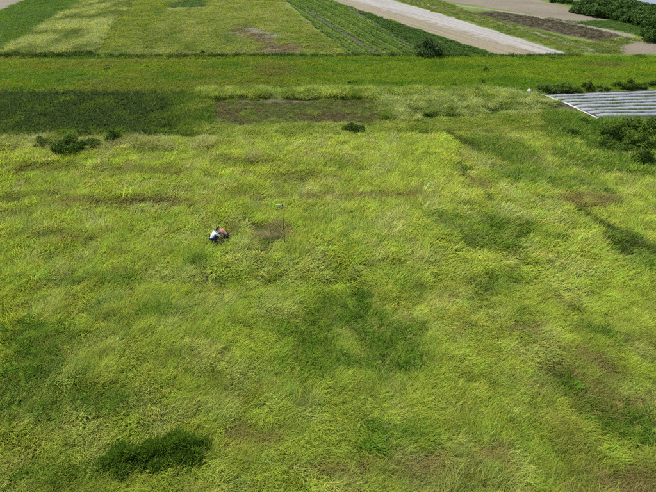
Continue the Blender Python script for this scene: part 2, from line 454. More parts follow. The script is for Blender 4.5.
# ------------------------------------------------------------------ the meadow
A_AT = G(215.5, 243.5); B_AT = G(224.8, 240.3); POLE_AT = G(285, 247)
def meadow(step, vmin, vmax, protos, name, key, label, sc):
    poly = [(-80, vmin), (736, vmin), (760, vmax), (-100, vmax)]
    x, y = jgrid(poly, step)
    z0 = relief(x, y)
    u, v = PIX(x, y)
    # bounds: upper edge of the meadow
    edge = 141 + 5 * (fbm(x, y, 5, 8) - .5) + np.where(u > 200, -6 * sstep(180, 420, u), 0) + np.where(u > 500, 0, 0) + 22 * sstep(560, 600, u)
    k = v > edge
    x, y, u, v, z0 = x[k], y[k], u[k], v[k], z0[k]
    n = len(x)
    wb = (fbm(x, y, 2.6, 21, 4) - .5) * 1.9
    dark = np.zeros(n); brown = np.zeros(n); gap = np.zeros(n); olive = np.zeros(n)
    for e in [(345, 322, 50, 26, 0), (395, 345, 42, 24, 10), (340, 365, 40, 16, 0), (410, 287, 20, 8, 0), (160, 318, 28, 8, 0), (35, 345, 34, 18, 0), (25, 395, 42, 32, 0),
              (100, 405, 40, 14, 0), (502, 155, 42, 11, 20), (500, 233, 48, 13, 5), (440, 222, 30, 7, 10), (488, 285, 26, 12, 0), (640, 262, 34, 14, 25), (600, 335, 30, 9, 25),
              (560, 385, 36, 9, 30), (620, 425, 40, 14, 15), (390, 440, 36, 14, 0), (540, 182, 60, 7, 8), (640, 165, 40, 6, 0), (205, 268, 24, 7, 0), (100, 285, 34, 6, 0), (60, 480, 40, 10, 0)]:
        dark = np.maximum(dark, ellip(u, v, *e, wob=wb))
    for e in [(478, 187, 20, 8, 0), (266, 243, 16, 4, 0), (240, 226, 9, 3, 0), (492, 458, 22, 13, 0), (466, 417, 13, 8, 0), (620, 482, 30, 10, 0), (545, 372, 24, 8, 10), (600, 366, 30, 8, 30),
              (525, 330, 22, 6, 0), (640, 400, 22, 10, 0), (250, 440, 30, 10, 0), (340, 470, 40, 9, 0), (420, 470, 26, 10, 0), (60, 140, 30, 4, 0), (590, 205, 30, 6, 0)]:
        brown = np.maximum(brown, ellip(u, v, *e, wob=wb))
    lv = 205 + 5 * (fbm(x, x * 0, 6, 31, 2) - .5)
    brown = np.maximum(brown, 0.9 * (1 - sstep(0.6, 1.5, np.abs(v - lv) / 4.2 + wb)) * sstep(30, 70, u) * (1 - sstep(200, 225, u)))
    lv2 = 200 + 4 * (fbm(x, x * 0, 5, 33, 2) - .5)
    brown = np.maximum(brown, 0.9 * (1 - sstep(0.6, 1.5, np.abs(v - lv2) / 3.0 + wb)) * sstep(215, 240, u) * (1 - sstep(400, 450, u)))
    lv3 = 200 - 0.09 * u
    olive = np.maximum(olive, 1 - sstep(0.5, 1.5, np.abs(v - lv3) / 3 + wb) * 1 - sstep(40, 80, u))
    for e in [(28, 168, 34, 5, 0), (128, 173, 40, 5, 0), (170, 176, 22, 4, 0), (235, 163, 30, 4, 0), (300, 180, 40, 4, 0), (20, 215, 24, 5, 0), (60, 240, 40, 6, 0)]:
        olive = np.maximum(olive, ellip(u, v, *e, wob=wb))
    olive = np.clip(olive, 0, 1)
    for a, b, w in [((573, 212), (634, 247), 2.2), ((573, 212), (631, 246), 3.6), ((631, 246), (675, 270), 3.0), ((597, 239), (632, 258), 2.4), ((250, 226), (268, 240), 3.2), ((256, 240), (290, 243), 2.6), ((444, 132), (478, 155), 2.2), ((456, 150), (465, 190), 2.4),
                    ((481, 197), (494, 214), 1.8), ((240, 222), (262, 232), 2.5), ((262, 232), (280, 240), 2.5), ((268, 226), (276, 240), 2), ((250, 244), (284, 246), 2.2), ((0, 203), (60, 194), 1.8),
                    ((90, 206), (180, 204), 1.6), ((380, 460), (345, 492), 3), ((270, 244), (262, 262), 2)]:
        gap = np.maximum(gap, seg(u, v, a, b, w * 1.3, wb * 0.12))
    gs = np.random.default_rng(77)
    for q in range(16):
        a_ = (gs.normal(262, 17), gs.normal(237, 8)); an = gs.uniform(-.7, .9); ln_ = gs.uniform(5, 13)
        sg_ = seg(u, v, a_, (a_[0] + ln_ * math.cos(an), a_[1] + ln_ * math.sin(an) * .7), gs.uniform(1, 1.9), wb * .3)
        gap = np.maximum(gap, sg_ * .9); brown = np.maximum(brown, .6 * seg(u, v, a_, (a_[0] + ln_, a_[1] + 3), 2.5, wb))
    tramp = np.maximum(ellip(u, v, 266, 237, 24, 10, 0, wob=wb), ellip(u, v, 220, 243, 12, 6, 0, 0.3))
    # general unevenness of the sward
    big = fbm(x, y, 7.0, 12, 4); med = fbm(x, y, 1.8, 14, 3); sml = fbm(x, y, 0.8, 15, 2)
    far = 1 - sstep(130, 330, v)
    dark = np.clip(dark * sstep(0.15, 0.5, med + 0.12) * 1.15 + 0.5 * sstep(0.60, 0.72, big) * sstep(.45, .6, med), 0, 1)
    right_low = sstep(420, 640, u) * sstep(260, 430, v)
    brown = np.clip(brown * (.45 + .55 * sstep(0.3, 0.55, med + 0.08)) + right_low * 0.55 * sstep(0.52, 0.68, med), 0, 1)
    base = lerp(C(0.156, 0.202, 0.022), C(0.200, 0.230, 0.036), sstep(0.3, 0.7, big) * 0.6 + far * 0.4)
    pale = sstep(0.52, 0.7, fbm(x, y, 1.3, 44, 2)) * (0.45 + 0.4 * far)
    base = lerp(base, C(0.255, 0.248, 0.110), pale * 0.6)
    base *= (1.40 - .22 * sstep(280, 500, v + .12 * (u - 328)))[:, None]          # light fall-off painted into the sward colour, darker towards the near right
    base = lerp(base, C(0.090, 0.148, 0.016), dark * 0.66)
    base = lerp(base, C(0.098, 0.112, 0.020), .75 * np.clip(right_low * 1.3, 0, 1) * sstep(.47, .66, fbm(x, y, 2.4, 161, 3)))
    base = lerp(base, C(0.105, 0.108, 0.018), olive * 0.6)
    base = lerp(base, C(0.135, 0.108, 0.036), brown * 0.85)
    base = lerp(base, C(0.045, 0.062, 0.010), gap * 0.95)  # shade where the grass parts, put into the blade colour
    base *= rng.normal(1, 0.17, n)[:, None] * (0.75 + 0.5 * sml)[:, None]
    base[:, 0] *= rng.normal(1, 0.07, n)
    dry = np.clip(0.05 + 0.10 * pale + 0.28 * brown + 0.10 * olive + 0.20 * sstep(.55, .72, sml) + 0.55 * tramp - 0.06 * dark, 0, 0.85)
    # height, lodging
    hgt = 0.25 + 0.75 * med + 0.75 * sml + 0.35 * (big - .5) + rng.normal(0, .1, n)
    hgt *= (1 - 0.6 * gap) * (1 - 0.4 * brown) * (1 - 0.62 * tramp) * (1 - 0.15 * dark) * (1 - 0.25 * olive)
    yaw = R(18) + (fbm(x, y, 6.0, 51, 3) - .5) * R(190) + (fbm(x, y, 1.2, 53, 2) - .5) * R(200) + rng.normal(0, 0.5, n)
    s = sc * rng.uniform(0.85, 1.2, n) 
    # keep clear of the people
    keep = np.ones(n, bool)
    for (px, py), r in ((A_AT, 0.34), (B_AT, 0.34)):
        keep &= np.hypot(x - px, y - py) > r
    keep &= ~((rng.random(n) < 0.5 * gap) | (rng.random(n) < 0.35 * tramp))
    K = keep
    hz = np.clip(s * hgt, 0.18, 1.6)
    near_ppl = np.minimum(np.hypot(x - A_AT[0], y - A_AT[1]), np.hypot(x - B_AT[0], y - B_AT[1]))
    hz = np.where((near_ppl < 1.0), np.minimum(hz, 0.55), hz)
    s = np.where((near_ppl < 1.0), s * 0.75, s)
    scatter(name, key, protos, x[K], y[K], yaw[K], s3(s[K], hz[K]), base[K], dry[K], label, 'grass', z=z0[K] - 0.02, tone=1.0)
    dk = dark * (1 - gap)
    kk = K & (rng.random(n) < dk * 0.4) & (near_ppl > 1)
    return x[kk], y[kk], z0[kk]
w1 = meadow(0.33, 286, 560, NEAR, 'meadow_grass', 'near', 'tall windblown yellow-green grass covering the near meadow', 1.0)
w2 = meadow(0.40, 128, 286, MID, 'meadow_grass', 'mid', 'tall windblown grass around and beyond the two crouching people', 1.0)
# broad-leaved weeds in the dark patches of the meadow
wx, wy, wz = (np.concatenate([a, b]) for a, b in zip(w1, w2)); n = len(wx)
scatter('meadow_weeds', 'leafy', LEAFY, wx, wy, rng.random(n) * 6.28, s3(rng.uniform(.7, 1.1, n)), full(n, (0.055, 0.125, 0.007)) * rng.normal(1, .2, n)[:, None], 0.02,
        'dark green leafy weeds in patches across the meadow', 'weeds', z=wz)

x, y = jgrid([(-60, 150), (716, 150), (740, 540), (-80, 540)], 1.15); k = (fbm(x, y, 3.5, 151, 3) + rng.normal(0, .08, len(x)) > .56); x, y = x[k], y[k]
k = (np.hypot(x - A_AT[0], y - A_AT[1]) > 1.3); x, y = x[k], y[k]; n = len(x)
scatter('broad_weeds', 'leafy', LEAFY, x, y, rng.random(n) * 6.28, s3(rng.uniform(.45, .95, n)), lerp(C(.09, .15, .018), C(.13, .18, .03), rng.random(n)), .06, 'scattered broad-leaved weeds among the meadow grass', 'weeds')
STALK = [blade_cloud('seed_stalk', 14, 0.5, (0.7, 1.0), (0.010, 0.020), (R(4), R(30)), (R(5), R(40)), 1.2, 280 + i, mb, 2) for i in range(3)]
x, y = jgrid([(-60, 150), (716, 150), (740, 540), (-80, 540)], 0.9); k = (fbm(x, y, 4.5, 155, 3) + rng.normal(0, .06, len(x)) > .55); x, y = x[k], y[k]
k = (np.hypot(x - A_AT[0], y - A_AT[1]) > 1.6); x, y = x[k], y[k]; n = len(x)
scatter('seed_stalks', 'stalk', STALK, x, y, R(18) + rng.normal(0, .8, n), s3(rng.uniform(.7, 1.1, n)), lerp(C(.20, .18, .07), C(.30, .26, .13), rng.random(n)), .4, 'dry straw-coloured seed stalks scattered over the meadow', 'grass')
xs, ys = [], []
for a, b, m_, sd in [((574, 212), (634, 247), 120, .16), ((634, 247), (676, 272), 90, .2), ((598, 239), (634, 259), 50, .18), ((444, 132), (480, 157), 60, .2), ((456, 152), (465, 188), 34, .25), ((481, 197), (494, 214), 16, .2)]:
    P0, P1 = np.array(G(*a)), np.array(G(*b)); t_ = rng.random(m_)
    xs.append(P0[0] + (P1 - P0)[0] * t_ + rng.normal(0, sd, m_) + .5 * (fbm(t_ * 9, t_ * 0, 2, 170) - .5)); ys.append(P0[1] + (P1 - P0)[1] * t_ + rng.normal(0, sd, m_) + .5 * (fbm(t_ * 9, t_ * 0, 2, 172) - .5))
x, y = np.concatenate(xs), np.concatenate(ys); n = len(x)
scatter('furrow_shade', 'leafy', LEAFY, x, y, rng.random(n) * 6.28, s3(rng.uniform(.5, .75, n), rng.uniform(.5, .85, n)), full(n, (.060, .092, .014)) * rng.normal(1, .2, n)[:, None], .05, 'dark weeds put in as the shade along the narrow furrows in the meadow', 'weeds')  # added dark plants paint the shade of the parted grass lines
x, y = jgrid([(440, 136), (560, 136), (575, 180), (440, 180)], 0.42); u, v = PIX(x, y)
k = rng.random(len(x)) < .75 * ellip(u, v, 503, 154, 38, 10, 20, .4, (fbm(x, y, 2.2, 174, 3) - .5) * 1.8); x, y = x[k], y[k]; n = len(x)
scatter('patch_weeds', 'leafy', LEAFY, x, y, rng.random(n) * 6.28, s3(rng.uniform(.7, 1.1, n)), lerp(C(.062, .125, .012), C(.085, .15, .016), rng.random(n)), .02, 'dark green weed patch below the broken reed rows', 'weeds')
STRAW = [blade_cloud('straw_mat', 30, 0.4, (0.4, 0.9), (0.015, 0.03), (R(40), R(85)), (R(0), R(30)), 1.6, 270 + i, mb, 2, rise=.12) for i in range(3)]
x, y = jgrid([(225, 222), (300, 222), (306, 262), (228, 262)], 0.42)
u, v = PIX(x, y); k = rng.random(len(x)) < np.maximum(ellip(u, v, 266, 238, 28, 10, 0, .5, (fbm(x, y, 1.2, 36, 3) - .5) * 3), .0) * .30
x, y = x[k], y[k]; n = len(x)
scatter('trampled_straw', 'straw', STRAW, x, y, rng.random(n) * 6.28, s3(rng.uniform(.8, 1.2, n)), lerp(C(.16, .13, .05), C(.26, .22, .11), rng.random(n)), .3, 'flattened dry straw on the trampled spot beside the pole', 'straw', z=relief(x, y) + .08)
# ------------------------------------------------------------------ right-hand scrub ground, hedges, plots
x, y = jgrid([(540, 118), (556, 112), (600, 121), (760, 118), (800, 185), (560, 172)], 0.42); n = len(x)
big = fbm(x, y, 3, 61, 3)
scatter('bank_weeds', 'leafy', LEAFY, x, y, rng.random(n) * 6.28, s3(rng.uniform(.8, 1.3, n) * (0.6 + 0.9 * big)), lerp(C(0.06, 0.13, 0.012), C(0.12, 0.19, 0.02), sstep(.35, .65, big)), 0.04,
        'bright green weeds below the plastic covered beds', 'weeds', z=relief(x, y))
x, y = jgrid([(430, 126), (545, 110), (575, 116), (620, 160), (560, 178), (500, 165)], 0.5); n = len(x)
scatter('bank_grass', 'bank', MIDI, x, y, rng.normal(0.3, 1.0, n), s3(rng.uniform(.7, 1.1, n), rng.uniform(.5, .9, n)), lerp(C(0.15, 0.205, 0.022), C(0.23, 0.255, 0.045), sstep(.3, .7, fbm(x, y, 3, 63))) * (1 - .3 * sstep(500, 570, PIX(x, y)[0]) - .45 * ellip(*PIX(x, y), 503, 154, 42, 11, 20, .5, (fbm(x, y, 2.4, 64, 3) - .5) * 1.6) - .35 * seg(*PIX(x, y), (444, 132), (478, 155), 3))[:, None].clip(.25, 1), 0.05,  # the seg term paints the furrow's shade into the grass colour
        'bright yellow-green grass sloping below the earth bank', 'grass')

# dark crop plot
x, y = jgrid([(-160, 93), (182, 93.5), (192, 138), (-260, 140)], 0.36); n = len(x)
y = np.round(y / 0.75) * 0.75 + rng.normal(0, 0.13, n)
u, v = PIX(x, y)
big = fbm(x, y, 4, 66, 3)
bright = np.clip(sstep(120, 200, u) + .5 * sstep(.52, .7, fbm(x, y, 2.5, 167, 3)) + sstep(126, 139, v) * 0.9 + sstep(.6, .7, big) * .4, 0, 1) * sstep(.3, .6, fbm(x, y, 1.6, 67))
scatter('crop_plants', 'crop', CROP, x, y, rng.random(n) * 6.28, s3(rng.uniform(.7, 1.25, n) * (.7 + .6 * big)), lerp(C(0.050, 0.080, 0.017), C(0.115, 0.17, 0.016), bright), 0.05,
        'dark green leafy crop filling the plot beyond the meadow', 'crop', z=np.full(n, .016))
# verge weeds between the crop and the brown plot
x, y = jgrid([(172, 94), (214, 92), (216, 128), (190, 140), (178, 138)], 0.45); n = len(x)
scatter('verge_weeds', 'leafy', LEAFY, x, y, rng.random(n) * 6.28, s3(rng.uniform(.7, 1.3, n)), lerp(C(0.07, 0.125, 0.011), C(0.16, 0.20, 0.025), sstep(.3, .7, fbm(x, y, 2, 68, 3))), 0.05,
        'vivid green weeds between the crop and the brown plot', 'weeds', z=np.zeros(n))
# sparse dead weeds on the brown plot
x, y = jgrid([(210, 102), (392, 102), (388, 123), (214, 124)], 0.42); n = len(x)
g = sstep(.5, .65, fbm(x, y, 3, 70, 3))
scatter('dead_weeds', 'bank', MIDI, x, y, rng.random(n) * 6.28, s3(rng.uniform(.4, .8, n), rng.uniform(.25, .5, n)), lerp(C(0.085, 0.075, 0.026), C(0.075, 0.115, 0.014), g), 0.2,
        'brown withered weeds on the bare plot', 'weeds', z=np.full(n, .014))
# ragged weedy margin of the brown plot, and weeds spreading over it
bp = np.array(GP([(206, 101), (300, 99), (398, 102), (392, 126), (300, 127), (212, 128)])); xs, ys = [], []
for i in range(6):
    P0, P1 = bp[i], bp[(i + 1) % 6]; m_ = int(np.linalg.norm(P1 - P0) * 9); t_ = rng.random(m_)
    xs.append(P0[0] + (P1 - P0)[0] * t_ + rng.normal(0, .45, m_)); ys.append(P0[1] + (P1 - P0)[1] * t_ + rng.normal(0, .45, m_))
x, y = np.concatenate(xs), np.concatenate(ys); k = fbm(x, y, 2.2, 181, 3) > .5; x, y = x[k], y[k]
x2, y2 = jgrid([(210, 102), (394, 102), (390, 126), (214, 127)], .5); k = fbm(x2, y2, 2.6, 183, 3) + .12 * sstep(330, 390, PIX(x2, y2)[0]) > .635; x, y = np.concatenate([x, x2[k]]), np.concatenate([y, y2[k]]); n = len(x)
scatter('plot_weeds', 'bank', MIDI, x, y, rng.random(n) * 6.28, s3(rng.uniform(.5, 1.0, n), rng.uniform(.4, .8, n)), lerp(C(.10, .16, .014), C(.20, .23, .05), rng.random(n)), .08, 'ragged green weeds creeping over the brown plot', 'weeds', z=np.full(n, .01))
# tall reeds round the brown plot
def reeds(poly, step, lo, hi, c0, c1, name, label, hole=0.0, cat='reeds', seed=0, protos=REED, key='reed', rowgap=0):
    x, y = jgrid(poly, step); n = len(x)
    b = fbm(x, y, 2.4, 71 + seed, 3); m = fbm(x, y, 1.1, 73 + seed, 2)
    k = b > hole
    if rowgap: k &= np.abs(((y + 0.05 * x + 1.4 * fbm(x, y, 4, 78)) / rowgap) % 1 - .5) < 0.30
    x, y, b, m = x[k], y[k], b[k], m[k]; n = len(x)
    s = rng.uniform(.8, 1.2, n)
    scatter(name, key, protos, x, y, rng.random(n) * 6.28, s3(s, s * (lo + (hi - lo) * sstep(.3, .7, b))), lerp(C(*c0), C(*c1), sstep(.25, .7, m)) * rng.normal(1, .12, n)[:, None], 0.06, label, cat, z=np.zeros(n))
reeds([(200, 92), (500, 91), (505, 101), (400, 101), (300, 98.5), (206, 99.5)], 0.42, .7, 1.2, (0.085, 0.135, 0.012), (0.30, 0.35, 0.075), 'reeds', 'tall pale reeds along the far edge of the brown plot', 0.30)
reeds([(372, 96), (505, 92), (556, 104), (545, 116), (470, 122), (385, 124)], 0.40, .5, 1.15, (0.10, 0.155, 0.018), (0.32, 0.36, 0.12), 'reeds', 'pale reeds in broken rows between the brown plot and the bank', 0.38, seed=9, rowgap=2.3)
reeds([(372, 97), (505, 93), (550, 104), (540, 115), (470, 121), (385, 123)], 0.5, .3, .6, (0.035, 0.065, 0.008), (0.055, 0.10, 0.012), 'reed_gap_shade', 'dark weeds put in as the shade between the broken reed rows', 0, 'weeds', 31, LEAFY, 'leafy')  # dark leaves added to paint the shadow rows between the reed lumps
reeds([(196, 127), (380, 126), (400, 123), (545, 115), (552, 124), (470, 132), (330, 136), (196, 141)], 0.42, .28, .55, (0.13, 0.195, 0.014), (0.26, 0.30, 0.05), 'reeds', 'light green reeds along the near edge of the brown plot', 0.12, seed=17)
reeds([(-90, 139), (205, 139), (260, 140), (205, 150), (-90, 152)], 0.45, .35, .8, (0.14, 0.17, 0.022), (0.31, 0.30, 0.11), 'reeds', 'pale straw-tinged reeds below the dark crop', 0.2, seed=23)

# grass strip
x, y = jgrid([(-420, 92), (560, 91.5), (700, 87), (1000, 88), (1400, 56), (-800, 58)], 0.62); n = len(x)
u, v = PIX(x, y); big = fbm(x / 3, y, 3, 81, 4); med = fbm(x, y, 2, 83, 3)
lft = 1 - sstep(180, 420, u)
c = lerp(C(0.122, 0.190, 0.007), C(0.128, 0.158, 0.015), np.clip(lft * sstep(.35, .6, big) + .3 * sstep(.5, .7, med), 0, 1))
c = lerp(c, C(0.065, 0.145, 0.006), .8 * sstep(.48, .66, fbm(x / 3, y, 2.5, 85, 3)))
c = lerp(c, C(0.12, 0.10, 0.035), .6 * (ellip(u, v, 275, 72, 22, 6) + ellip(u, v, 605, 66, 26, 2.5) + ellip(u, v, 595, 77, 10, 1.6)).clip(0, 1))
c *= rng.normal(1, .1, n)[:, None]
k = ~(((v > 92) & (u > 192)) | (np.abs(v - 60.2) < 0.7) & (u < 230))
scatter('strip_grass', 'far', FAR, x[k], y[k], rng.normal(.3, 1.2, k.sum()), s3(rng.uniform(.6, .95, k.sum()), .3 + .55 * med[k]), c[k], .03 + .02 * lft[k], 'bright green grass strip between the plots and far fields', 'grass', z=np.full(k.sum(), .01))

# far left fields
def farfield(name, poly, step, c0, c1, hs, label, cat='grass', seed=0, dry=.05, protos=FAR, key='far', s0=(.9, 1.4), ns=4.0, ax=(1, 1)):
    x, y = jgrid(poly, step); n = len(x)
    b = fbm(x * ax[0], y * ax[1], ns, 90 + seed, 4)
    scatter(name, key, protos, x, y, rng.random(n) * 6.28, s3(rng.uniform(*s0, n), hs * (.5 + b)), lerp(C(*c0), C(*c1), sstep(.3, .68, b)) * rng.normal(1, .1, n)[:, None], dry, label, cat, z=np.full(n, .012))
farfield('lumpy_reeds', [(4, 54.5), (86, -1), (140, -10), (132, 2), (108, 30), (95, 54)], 0.85, (0.085, 0.125, 0.016), (0.30, 0.325, 0.11), 1.1, 'lumpy pale reeds beside the far crop field', 'reeds', 1, .08, REED, 'reed', (1.0, 1.7), 3.5, (1.0, .45))
farfield('fallow_grass', [(95, 54), (108, 30), (132, 2), (170, 2), (165, 12), (128, 54)], 1.1, (0.080, 0.135, 0.008), (0.165, 0.20, 0.022), .6, 'mid green fallow strip between two pale fields', 'grass', 2)
x, y = jgrid([(128, 55), (165, 10), (206, 8), (205, -10), (262, -10), (284, 4), (346, 54)], 1.0); n = len(x)
u, v = PIX(x, y); b = fbm(x, y, 5, 93, 4); wb = (fbm(x, y, 4, 95, 3) - .5) * 1.6
c = lerp(C(0.130, 0.178, 0.014), C(0.200, 0.225, 0.052), sstep(.3, .68, b))
c = lerp(c, C(0.085, 0.130, 0.012), .75 * np.maximum.reduce([ellip(u, v, 150, 40, 7, 14, 20, .5, wb), ellip(u, v, 172, 36, 9, 8, 0, .5, wb), ellip(u, v, 190, 48, 14, 4, 0, .5, wb), .8 * ellip(u, v, 320, 40, 14, 7, 40, .5, wb)]))
bare = np.maximum.reduce([ellip(u, v, 262, 38, 26, 5.5, 22, .4, wb), ellip(u, v, 285, 49, 22, 5, 0, .4, wb), ellip(u, v, 240, 33, 14, 3.5, 0, .4, wb)])
ash = np.maximum(ellip(u, v, 255, 31, 9, 2.6, 10, .5, wb), ellip(u, v, 276, 37, 8, 2.2, 0, .5, wb))
c = lerp(c, C(0.10, 0.066, 0.028), bare * .75); c = lerp(c, C(0.26, 0.27, 0.20), ash * .9)
c = lerp(c, C(0.07, 0.125, 0.015), .8 * ellip(u, v, 228, 40, 12, 5, 0, .5, wb)) * rng.normal(1, .12, n)[:, None]
k = rng.random(n) > bare * .15
scatter('hay_grass', 'far', FAR, x[k], y[k], rng.random(k.sum()) * 6.28, s3(rng.uniform(.9, 1.4, n)[k], (.5 * (.5 + b) * (1 - .6 * bare))[k]), c[k], .04, 'pale yellow-green hay field with a rust brown bare patch', 'grass', z=np.full(k.sum(), .012))
farfield('fallow_grass', [(128, 4), (170, 4), (206, 0), (300, 2), (290, -12), (120, -12)], 1.2, (0.12, 0.165, 0.018), (0.17, 0.20, 0.04), .5, 'pale grass beyond the hay field and small crop plot', 'grass', 12, .03)
farfield('low_crop', [(166, -2), (206, -2), (208, 7), (167, 7.5)], 1.1, (0.045, 0.085, 0.018), (0.06, 0.11, 0.022), .5, 'small dark green crop plot beyond the hay field', 'crop', 4, 0)
farfield('crop_plants', [(-70, 53), (2, 52), (86, -1), (116, -12), (60, -12), (30, -2), (0, 11), (-60, 20)], 1.0, (0.050, 0.108, 0.005), (0.068, 0.130, 0.006), .45, 'even mid green crop in the far corner field', 'crop', 5, 0, FAR, 'far', (.9, 1.3), 8)
farfield('verge_grass', [(392, -1), (420, -8), (470, 12), (540, 31), (590, 43), (618, 52), (572, 54), (470, 22)], 1.1, (0.072, 0.115, 0.010), (0.115, 0.135, 0.022), .4, 'thin green verge beside the sandy lane', 'grass', 6, .03, FAR, 'far', (.6, 1.0))
farfield('wood_edge_grass', [(548, 1), (556, -10), (600, -8), (590, 6), (580, 14), (622, 20), (650, 20), (640, 18)], 1.6, (0.10, 0.19, 0.012), (0.13, 0.20, 0.02), .4, 'bright green grass at the wood edge', 'grass', 7)
farfield('verge_grass', [(590, 43), (626, 37), (640, 40), (622, 46), (622, 55), (600, 54)], 1.2, (0.065, 0.105, 0.014), (0.12, 0.135, 0.03), .45, 'rough verge where the farm tracks meet', 'grass', 8, .1)
farfield('ploughed_crop', [(470, 13), (500, 12), (560, 20), (620, 35.5), (598, 41), (540, 29)], 1.1, (0.034, 0.028, 0.010), (0.042, 0.037, 0.014), .22, 'low withered crop on the dark ploughed field', 'crop', 9, 0, FAR, 'far', (.6, .9))
farfield('crop_plants', [(568, 22.2), (640, 19.5), (650, 30), (641, 35.5), (633, 33.8)], 1.1, (0.040, 0.085, 0.014), (0.05, 0.10, 0.018), .4, 'dark green crop before the wood', 'crop', 10, 0)

# rust-brown bare spot with pale ash in the hay field
sheet('bare_patch', [(232, 34), (250, 28), (275, 33), (300, 48), (303, 54), (270, 53), (262, 44), (240, 40)], 0.03, soil_mat('burnt_soil', (0.065, 0.042, 0.024), (0.09, 0.062, 0.034), (0.14, 0.13, 0.10), .35, .4, 2), 'rust brown bare patch in the hay field', 'field', 0.9)
M_ASH = soil_mat('ash', (0.25, 0.25, 0.22), (0.30, 0.30, 0.28), (0.35, 0.35, 0.32), .4, .4, 2)

# row crops beside the lane
a0, a1 = np.array(G(310.7, 13.4)), np.array(G(379, 55)); dr = (a1 - a0) / np.linalg.norm(a1 - a0); nr = np.array([-dr[1], dr[0]])
if nr[0] < 0: nr = -nr
fld = GP([(345, 54.5), (286, 1), (270, -10), (308, -10), (330, 0), (416, 29), (504, 57.5), (430, 57)])
edge_dark = GP([(355, 9), (416, 29.5), (504, 57.3), (440, 57), (400, 40)])
rows = []
for i in range(-50, 100):
    o = a0 + nr * (i * 1.05 + .08)
    t = np.arange(-90, 120, .55)
    rows.append(np.stack([o[0] + dr[0] * t, o[1] + dr[1] * t, np.full(len(t), i)], 1))
rows = np.concatenate(rows); rows[:, :2] += rng.normal(0, .10, (len(rows), 2))
k = inpoly(rows[:, 0], rows[:, 1], fld); rows = rows[k]
x, y = rows[:, 0], rows[:, 1]; u, v = PIX(x, y)
f1 = np.maximum(seg(u, v, (306, 10), (380, 56), 1.7), seg(u, v, (350, 9), (422, 52), 1.7))
k = rng.random(len(x)) > f1 * .9; rows, x, y, u, v = rows[k], x[k], y[k], u[k], v[k]; n = len(x)
dk = inpoly(x, y, edge_dark)
fx, fy = jgrid(edge_dark, .8, True); m_ = len(fx)
scatter('dark_row_crop', 'crop', CROP, fx, fy, rng.random(m_) * 6.28, s3(rng.uniform(1.3, 1.9, m_), rng.uniform(.4, .6, m_)), full(m_, (.036, .074, .006)) * rng.normal(1, .1, m_)[:, None], 0, 'dense dark green crop hugging the edge of the sandy lane', 'crop', z=np.full(m_, .015))
b = fbm(x, y, 6, 120, 3)
c = lerp(C(0.085, 0.145, 0.018), C(0.120, 0.180, 0.026), sstep(.3, .7, b)); c[dk] = C(0.034, 0.072, 0.006)
c *= (1 + .20 * np.sin(rows[:, 2] * 2.1))[:, None]
hs = np.where(dk, .45, .8)
scatter('row_crop', 'crop', CROP, x, y, rng.random(n) * 6.28, s3(rng.uniform(1.1, 1.7, n), rng.uniform(.8, 1.2, n) * hs), c, 0.0, 'green crop planted in straight rows beside the lane', 'crop', z=np.full(n, .015))
# dark ditch weeds along the far edge of the grass strip
x = rng.uniform(-120, 45, 900); y0 = G(328, 57)[1]; y = y0 + rng.normal(0, .35, 900) + 1.2 * (fbm(x, x * 0, 12, 130) - .5); n = 900
scatter('ditch_weeds', 'leafy', LEAFY, x, y, rng.random(n) * 6.28, s3(rng.uniform(.8, 1.6, n) * (.5 + fbm(x, y, 6, 131))), full(n, (0.04, 0.075, 0.012)), .05, 'dark weeds lining the ditch below the far fields', 'weeds', z=np.zeros(n))

# ------------------------------------------------------------------ bushes and trees
def tube(bm, pts, rads, n=6):
    prev = None
    for i, (p, r) in enumerate(zip(pts, rads)):
        p = Vector(p); d = (Vector(pts[min(i + 1, len(pts) - 1)]) - Vector(pts[max(i - 1, 0)])).normalized()
        q = d.to_track_quat('Z', 'Y')
        ring = [bm.verts.new(p + q @ Vector((r * math.cos(2 * math.pi * k / n), r * math.sin(2 * math.pi * k / n), 0))) for k in range(n)]
        if prev:
            for k in range(n): bm.faces.new((prev[k], prev[(k + 1) % n], ring[(k + 1) % n], ring[k]))
        else: bm.faces.new(ring[::-1])
        prev = ring
    bm.faces.new(prev)
def bm_mesh(name, bm, mat, smooth=True):
    me = bpy.data.meshes.new(name); bm.to_mesh(me); bm.free(); me.materials.append(mat)
    if smooth: me.polygons.foreach_set('use_smooth', np.ones(len(me.polygons), bool))
    return me
def stems_mesh(name, seed, h, r, n=5):
    g = np.random.default_rng(seed); bm = bmesh.new()
    for k in range(n):
        a = g.random() * 6.28; e = g.uniform(.35, .75) * r
        tube(bm, [(0.05 * math.cos(a), 0.05 * math.sin(a), -0.05), (e * .4 * math.cos(a), e * .4 * math.sin(a), h * .35), (e * math.cos(a + .3), e * math.sin(a + .3), h * .75)], [.035 * h ** .5, .025 * h ** .5, .008])
    return bm_mesh(name, bm, M['bark'])
def trunk_mesh(name, seed, h, r):
    g = np.random.default_rng(seed); bm = bmesh.new()
    tube(bm, [(0, 0, -.1), (.03, .02, h * .25), (.08, -.03, h * .5), (.04, 0, h * .82)], [.055 * h ** .7, .045 * h ** .7, .03 * h ** .7, .01], 8)
    for k in range(7):
        a = k * 2.4 + g.random(); z0 = h * g.uniform(.15, .55); e = r * g.uniform(.55, .85)
        tube(bm, [(.04, 0, z0), (e * .5 * math.cos(a), e * .5 * math.sin(a), z0 + h * .16), (e * math.cos(a), e * math.sin(a), z0 + h * .26)], [.022 * h ** .7, .014 * h ** .7, .005], 5)
    return bm_mesh(name, bm, M['bark'])
